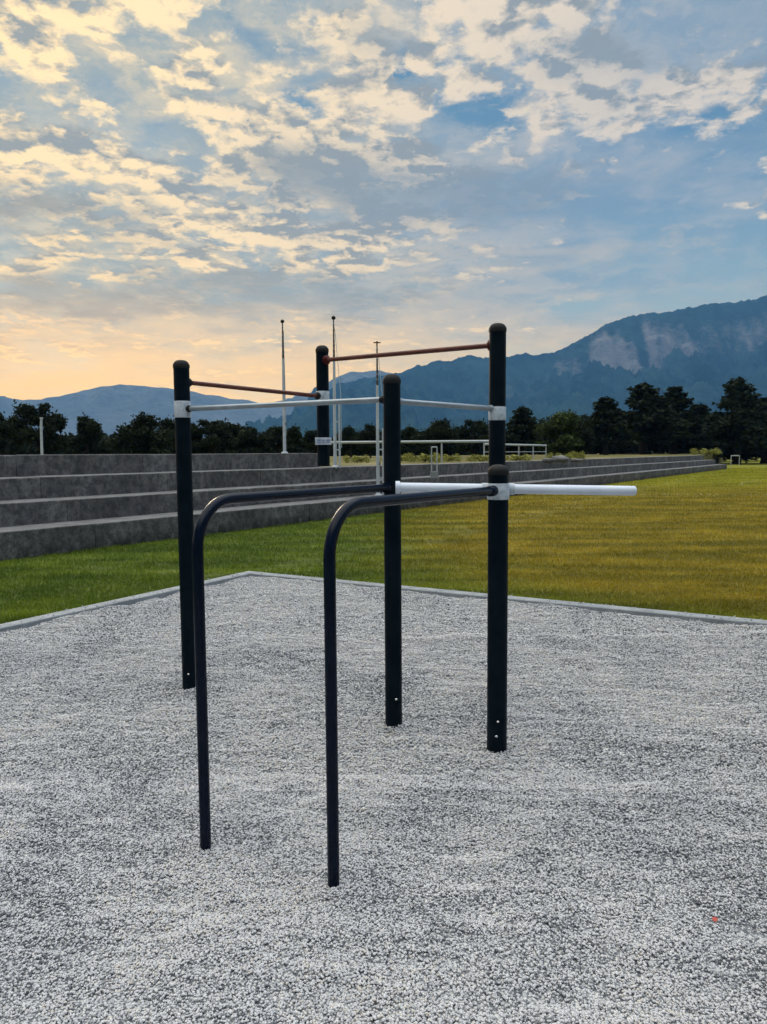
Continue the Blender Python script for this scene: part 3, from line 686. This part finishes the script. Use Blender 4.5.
# ================================================================ trees
def leaf_cards(centers, size, seed):
    r_ = np.random.default_rng(seed); n = len(centers)
    u = r_.normal(size=(n, 3)); u /= np.linalg.norm(u, axis=1)[:, None]; w = r_.normal(size=(n, 3)); v = np.cross(u, w); v /= np.linalg.norm(v, axis=1)[:, None]
    s = size*r_.uniform(.5, 1.3, n)[:, None]
    P = np.stack([centers-u*s, centers-v*s*.6+u*s*.1, centers+u*s, centers+v*s*.6-u*s*.1], 1)
    return P.reshape(-1, 3), np.arange(4*n).reshape(n, 4)
def tree_mesh(kind, H, W_, seed, n=11000):
    r_ = np.random.default_rng(seed); pts = []; tone = []
    if kind == 'round': nb = 26
    elif kind == 'cone': nb = 60
    else: nb = 22
    blobs = []
    limbs = []
    for i in range(nb):
        a = r_.random()*2*np.pi
        if kind == 'cone':
            f = r_.random()**.8; z = H*(.10+.90*f); rad = W_*.5*(1-f)**.75*r_.uniform(.35, 1.0); s = W_*.5*(.15+.30*(1-f))*r_.uniform(.7, 1.2); sz = .6
        elif kind == 'round':
            f = r_.random(); z = H*(.30+.62*f); env = math.sin(math.pi*min(1, .22+.70*f))**.6; rad = W_*.5*env*r_.uniform(.2, .9); s = W_*.5*r_.uniform(.20, .36); sz = .75
        else:
            f = r_.random(); z = H*(.12+.72*f); env = (1-f**2.2)**.5; rad = W_*.5*env*r_.uniform(.1, .95); s = W_*.5*r_.uniform(.16, .34); sz = .8
        c = np.array([math.cos(a)*rad, math.sin(a)*rad, z]); blobs.append((c, s, sz)); limbs.append(c)
    if kind == 'cone':
        for f in np.linspace(.86, 1.0, 4): blobs.append((np.array([0, 0, H*f]), W_*.5*(.03+.55*(1-f)), 1.6))
    wts = np.array([b[1]**2 for b in blobs]); wts /= wts.sum(); cnt = (wts*n).astype(int)+4
    for (c, s, sz), k_ in zip(blobs, cnt):
        d = r_.normal(size=(k_, 3)); d /= np.linalg.norm(d, axis=1)[:, None]
        rr = s*(r_.random(k_)**.45)*(1+.28*r_.normal(size=k_)).clip(.3, 1.75)
        p_ = c+d*rr[:, None]*np.array([1, 1, sz]); pts.append(p_)
        tone.append(np.clip(r_.normal(.45+r_.uniform(-.2, .25), .2, k_), 0, 1))
    pts = np.concatenate(pts); pts[:, 2] = np.maximum(pts[:, 2], .15)
    return pts, np.concatenate(tone), limbs
def make_tree(kind, H, W_, seed, lm, name, leaf=.16):
    e = empty(name)
    m = MB(); r_ = random.Random(seed); rt = .022*H+.03
    m.tube([(0, 0, -.3), (.02*H*r_.uniform(-1, 1), 0, H*.3), (.03*H*r_.uniform(-1, 1), .02, H*.62), (0, 0, H*.93)], 1, 8, radii=[rt*1.35, rt, rt*.6, .02])
    pts, tone, limbs = tree_mesh(kind, H, W_, seed)
    for c in limbs[:14]:
        z0 = max(.12*H, c[2]-.25*H); mid = ((c[0])*.5, (c[1])*.5, (z0+c[2])/2+.03*H)
        m.tube([(0, 0, z0), mid, tuple(c)], 1, 6, radii=[rt*.38, rt*.25, .015])
    m.build('trunk', M_bark, e)
    V, Fc = leaf_cards(pts, leaf, seed+1)
    o = raw('crown', V, Fc, lm, e); tone_attr(o, np.repeat(tone, 4))
    return e
protos = {}
def place_tree(key, x, y, z, H, W_, label, group, cat='tree', rz=0):
    kind, H0, W0, seed, lm, name, leaf = KINDS[key]
    if key not in protos:
        e = make_tree(kind, H0, W0, seed, lm, name, leaf); protos[key] = e
    else:
        s_ = protos[key]; e = s_.copy(); COL.objects.link(e)
        for ch in s_.children: c = ch.copy(); c.parent = e; COL.objects.link(c)
    e.location = (x, y, z); e.rotation_euler.z = rz; e.scale = (W_/W0, W_/W0, H/H0)
    tag(e, label, cat, group); return e
KINDS = {'r1': ('round', 4.0, 4.2, 21, M_leafD, 'broadleaf_tree', .13), 'r2': ('bush', 3.2, 4.6, 22, M_leafD, 'broadleaf_tree', .13), 'r3': ('round', 3.0, 3.6, 23, M_leafD, 'broadleaf_tree', .12),
         'r4': ('bush', 3.4, 3.4, 27, M_leafD, 'broadleaf_tree', .12),
         'c1': ('cone', 8.8, 5.6, 24, M_leafD, 'conifer_tree', .24), 'c2': ('cone', 5.4, 3.3, 25, M_leafD, 'conifer_tree', .18), 'c3': ('cone', 8.5, 4.0, 28, M_leafD, 'conifer_tree', .22),
         'g1': ('bush', 4.4, 4.8, 26, M_leafG, 'broadleaf_tree', .16)}
GL, GM, GR = 'dark trees behind the left terrace', 'low dark trees behind the railing', 'dark evergreens at the far end of the field'
B_ = 1.19
TREES = [
 ('r3', -30.6, 60, B_, 3.5, 3.6, 'dark tree cut off by the left edge of the photo', GL),
 ('r1', -23.9, 52, B_, 4.05, 3.7, 'tallest dark rounded tree at far left behind the thin white post', GL),
 ('r4', -22.3, 56, B_, 3.5, 3.2, 'dark tree just right of the tallest left tree', GL),
 ('r2', -21.5, 63, B_, 2.6, 4.2, 'low dark tree in the gap between the tall left tree and the wide clump', GL),
 ('r2', -17.5, 55, B_, 3.35, 4.8, 'wide dark bushy tree left of the left black post', GL),
 ('r3', -16.6, 60, B_, 3.2, 3.6, 'dark tree partly behind the left black post', GL),
 ('r1', -13.4, 57, B_, 3.1, 3.6, 'dark tree just right of the left black post', GL),
 ('r2', -12.4, 62, B_, 2.9, 4.6, 'dark tree above the middle of the topmost step', GL),
 ('r4', -10.4, 58, B_, 2.65, 3.4, 'dark tree left of the leftmost flagpole', GL),
 ('r3', -9.0, 64, B_, 2.6, 3.6, 'dark tree directly behind the leftmost flagpole', GL),
 ('r4', -7.2, 60, B_, 2.75, 2.6, 'dark tree between the leftmost flagpole and the hanging post', GL),
 ('r1', -6.0, 66, B_, 2.5, 2.4, 'small dark tree left of the hanging post', GL),
 ('r3', -3.0, 70, B_, 2.75, 3.2, 'dark tree behind the left end of the railing', GM),
 ('r1', -1.1, 66, B_, 3.0, 2.6, 'dark tree left of the middle black post behind the railing', GM),
 ('r4', 2.6, 72, B_, 3.1, 3.2, 'dark tree right of the middle black post behind the railing', GM),
 ('r2', 5.2, 68, B_, 3.4, 4.6, 'dark bushy tree in the middle of the railing', GM),
 ('r1', 8.8, 72, B_, 3.6, 4.2, 'dark tree partly behind the tall right post', GM),
 ('c2', 15.0, 80, B_, 5.3, 5.0, 'dark pointed conifer just right of the tall right post', GR),
 ('g1', 16.8, 70, B_, 4.35, 5.5, 'greener rounded tree between the two pointed conifers', GR),
 ('r2', 18.8, 72, B_, 3.4, 3.6, 'low dark tree right of the greener tree', GR),
 ('c2', 25.8, 86, B_, 6.7, 6.4, 'dark pointed conifer above the middle of the far steps', GR),
 ('c1', 32.3, 92, B_, 8.7, 9.8, 'broad tall dark conifer left of the pair at the end of the terrace', GR),
 ('c3', 38.0, 97, B_, 8.5, 7.8, 'narrower dark conifer second from the tall right one', GR),
 ('c2', 42.6, 100, B_, 6.7, 7.3, 'shorter dark conifer in the dip before the tallest one', GR),
 ('c1', 43.0, 90, -.05, 10.3, 9.2, 'tallest dark conifer standing at the corner of the field', GR),
 ('c3', 48.4, 94, -.05, 8.1, 8.1, 'dark conifer cut off by the right edge of the photo', GR),
]
for i, t_ in enumerate(TREES): place_tree(*t_, rz=i*1.9)
# far wood as one dark mass
def wood():
    r_ = np.random.default_rng(5); P_ = []
    for i in range(230):
        t = i/229; x = -95+215*t+r_.uniform(-1, 1); y = 112+r_.uniform(-5, 5)+.05*x; H = r_.uniform(3.0, 4.6)+(2.4 if x > 20 else 0); w = r_.uniform(1.6, 3.0)
        k_ = 420; d = r_.normal(size=(k_, 3)); d /= np.linalg.norm(d, axis=1)[:, None]; rr = r_.random(k_)**.4
        p_ = d*rr[:, None]*np.array([w, w, H*.55])+np.array([x, y, H*.45]); p_[:, 2] = np.abs(p_[:, 2]); P_.append(p_+np.array([0, 0, .6]))
    P_ = np.concatenate(P_); V, Fc = leaf_cards(P_, .42, 6)
    o = raw('distant_wood', V, Fc, M_leafD); tone_attr(o, np.repeat(np.clip(r_.normal(.4, .2, len(P_)), 0, 1), 4)); return o
tag(wood(), 'continuous dark belt of far trees at the foot of the mountains', 'wood', kind='stuff')
# sunlit bushes behind the railing
bush_list = [(-1.1, 31.6, .38, 1.3, 'low yellow-green bush right of the second flagpole'), (.6, 32, .42, 1.5, 'low yellow-green bush behind the middle black post'),
             (1.75, 31.2, .46, 1.7, 'rounded yellow-green bush under the railing right of the middle post'), (2.9, 33, .40, 1.4, 'yellow-green bush beside the railing post'),
             (4.4, 33, .36, 1.5, 'low bush left of the tall right post'), (6.0, 33.5, .36, 1.6, 'low yellowish bush right of the tall right post'),
             (8.4, 35, .42, 1.5, 'pale bush at the end of the pipe railing'), (9.6, 36.6, .50, 1.1, 'small green bush beside the pale rubble'),
             (34.0, 78.0, .8, 3.4, 'bright yellow-green bush under the tall conifers at the end of the steps')]
bp = None
for i, (x, y, h, w, l) in enumerate(bush_list):
    if bp is None:
        r_ = np.random.default_rng(3); c_ = []
        for j in range(16):
            c = np.array([r_.uniform(-.75, .75), r_.uniform(-.3, .3), r_.uniform(.12, .32)]); k_ = 110
            d = r_.normal(size=(k_, 3)); d /= np.linalg.norm(d, axis=1)[:, None]; c_.append(c+d*(r_.random(k_)**.5)[:, None]*np.array([.2, .2, .15]))
        c_ = np.concatenate(c_); c_[:, 2] = np.abs(c_[:, 2])
        bp = empty('bush'); V, Fc = leaf_cards(c_, .035, 9); o = raw('foliage', V, Fc, M_leafY, bp); tone_attr(o, np.repeat(np.clip(r_.normal(.5, .3, len(c_)), 0, 1), 4))
        m = MB(); [m.tube([(0, 0, -.05), (random.uniform(-.5, .5), random.uniform(-.15, .15), .3)], .012, 5) for j in range(6)]; m.build('stem', M_bark, bp); b = bp
    else:
        b = bp.copy(); COL.objects.link(b)
        for ch in bp.children: c = ch.copy(); c.parent = b; COL.objects.link(c)
    b.location = (x, y, B_ if x < 30 else 1.18); b.scale = (w/1.7, w/1.7, h/.46); b.rotation_euler.z = .5*math.sin(i*2.1); tag(b, l, 'bush', 'low bushes behind the terrace')
# pale rubble by the railing end
for i, (x, y, s_, l) in enumerate([(7.1, 31.6, .20, 'pale rock at the left end of the rubble beside the far railing'), (7.8, 32.2, .26, 'largest pale rock of the rubble beside the far railing'), (8.4, 32.0, .16, 'small pale rock at the right end of the rubble')]):
    v = ico_v*s_*(1+.25*np.random.default_rng(i+40).normal(size=(12, 1))); v[:, 0] *= 1.8; v[:, 2] *= .7
    tag(raw('rock', v, ico_f, M_tread, loc=(x, y, 1.19+s_*.3)), l, 'rock', 'pale rubble on the bank')

# ================================================================ mountains
def ridge_mesh(name, prof, Yr, Yf, mt, seed, cliff=False, nx=520, nv=130, rough=1., back=1500):
    P_ = np.array(prof); s = np.linspace(P_[0, 0], P_[-1, 0], nx); hz_ = np.interp(s, P_[:, 0], P_[:, 1])
    V = []; T = []
    for i, (a, h) in enumerate(zip(s, hz_+(.0082 if cliff else .0050))):
        for j in range(nv+16):
            if j < nv:
                v = j/(nv-1)                                   # 0 ridge .. 1 foot
                y = Yr+(Yf-Yr)*v
                top = h*Yr
                if cliff: pr = 1-(.40*min(1, (v/.16))**.8+.60*max(0, (v-.10)/.90)**.85)
                else: pr = (1-v)**1.1
                x = a*(Yr-(Yr-Yf)*v*.55)
                q = Vector((x*.0014, y*.0014, seed))
                rid = 1-abs(noise.noise(Vector((x*.0035+v*1.3, v*1.2, seed))))*2
                rid2 = 1-abs(noise.noise(Vector((x*.011+v*2.4, v*3.0, seed+3))))*2
                f = noise.fractal(q*5, .6, 2.1, 7)
                amp = min(1, v*5)
                z = top*pr+rough*amp*(1-v*.7)*(rid*120+rid2*70+f*110)
                z += rough*(1-amp)*noise.fractal(Vector((x*.010, 0, seed)), .75, 2.1, 6)*22
                y += rough*(rid*120+rid2*50)*amp*(1-v)
                rk = noise.noise(Vector((x*.0017+.4, v*4, seed+8)))
                t = 0.
                if cliff: 
                    st = noise.noise(Vector((x*.016+v*2, v*1.5, 4.)))*.35+noise.noise(Vector((x*.006-v*7, v*2.5, 9.)))*.5
                    t = math.exp(-((a-.325)/.11)**2-((v-.11)/.11)**2)*(.50+st*1.2+.30*rid2+.16*rid)+math.exp(-((a-.12)/.10)**2-((v-.35)/.12)**2)*(.25+st)+math.exp(-((a-.50)/.07)**2-((v-.12)/.08)**2)*(.4+st)
                V.append((x, y, z-20)); T.append(t)
            else:
                v = (j-nv+1)/16; V.append((a*Yr*(1+.1*v), Yr+back*v, h*Yr*(1-v)**1.2-20)); T.append(0)
    # order the back rows before the ridge
    V = np.array(V).reshape(nx, nv+16, 3); T = np.array(T).reshape(nx, nv+16)
    V = np.concatenate([V[:, nv:][:, ::-1], V[:, :nv]], 1); T = np.concatenate([T[:, nv:][:, ::-1], T[:, :nv]], 1)
    m_ = nv+16; idx = np.arange(nx*m_).reshape(nx, m_)
    Fq = np.stack([idx[:-1, :-1].ravel(), idx[:-1, 1:].ravel(), idx[1:, 1:].ravel(), idx[1:, :-1].ravel()], 1)
    o = raw(name, V.reshape(-1, 3), Fq, mt, smooth=True); tone_attr(o, T.ravel()); return tag(o, kind='structure')
main = [(-.16, .015), (-.12, .045), (-.09, .072), (-.057, .0885), (-.02, .095), (.0099, .0998), (.0567, .114), (.0901, .1204), (.1301, .124), (.1701, .1238), (.2168, .1274), (.24, .132), (.2566, .1416), (.2896, .161), (.315, .172), (.3425, .1763), (.38, .181), (.4218, .1888), (.46, .193), (.5103, .2012), (.58, .21), (.70, .20), (.85, .16), (1.0, .12)]
far_l = [(-1.3, .05), (-1.0, .08), (-.75, .09), (-.6, .086), (-.5123, .0783), (-.4791, .0727), (-.4455, .0752), (-.3915, .0867), (-.3511, .0931), (-.3111, .0901), (-.2578, .0831), (-.2045, .0735), (-.1511, .0655), (-.11, .058), (-.06, .045), (0, .03)]
far_m = [(-.24, .03), (-.2045, .055), (-.15, .066), (-.0973, .0794), (-.0703, .0964), (-.0434, .1068), (-.0034, .1092), (.0233, .1024), (.0634, .0902), (.12, .08), (.3, .07)]
ridge_mesh('mountain', main, 4600, 2500, M_mount, 2.3, cliff=True, back=900)
mid = [(-.07, .06), (-.045, .075), (-.02, .0885), (-.008, .0925), (.004, .089), (.03, .080), (.09, .06)]
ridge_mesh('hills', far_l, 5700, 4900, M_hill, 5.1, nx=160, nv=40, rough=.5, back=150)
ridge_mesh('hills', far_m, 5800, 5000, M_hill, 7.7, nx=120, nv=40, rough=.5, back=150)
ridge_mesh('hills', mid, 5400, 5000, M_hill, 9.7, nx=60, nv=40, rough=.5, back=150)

# ---------------------------------------------------------------- haze: one closed box of even air
m = MB(); m.box((0, 1000, 550), (7900, 5000, 552.5)); hz_o = m.build('haze', None)
hm = bpy.data.materials.new('haze_air'); hm.use_nodes = True; t = hm.node_tree; t.nodes.clear()
pv = t.nodes.new('ShaderNodeVolumePrincipled'); pv.inputs['Color'].default_value = (.17, .47, 1, 1); pv.inputs['Density'].default_value = 1.0e-4
oo = t.nodes.new('ShaderNodeOutputMaterial'); t.links.new(pv.outputs[0], oo.inputs['Volume'])
hz_o.data.materials.clear(); hz_o.data.materials.append(hm); tag(hz_o, kind='stuff')
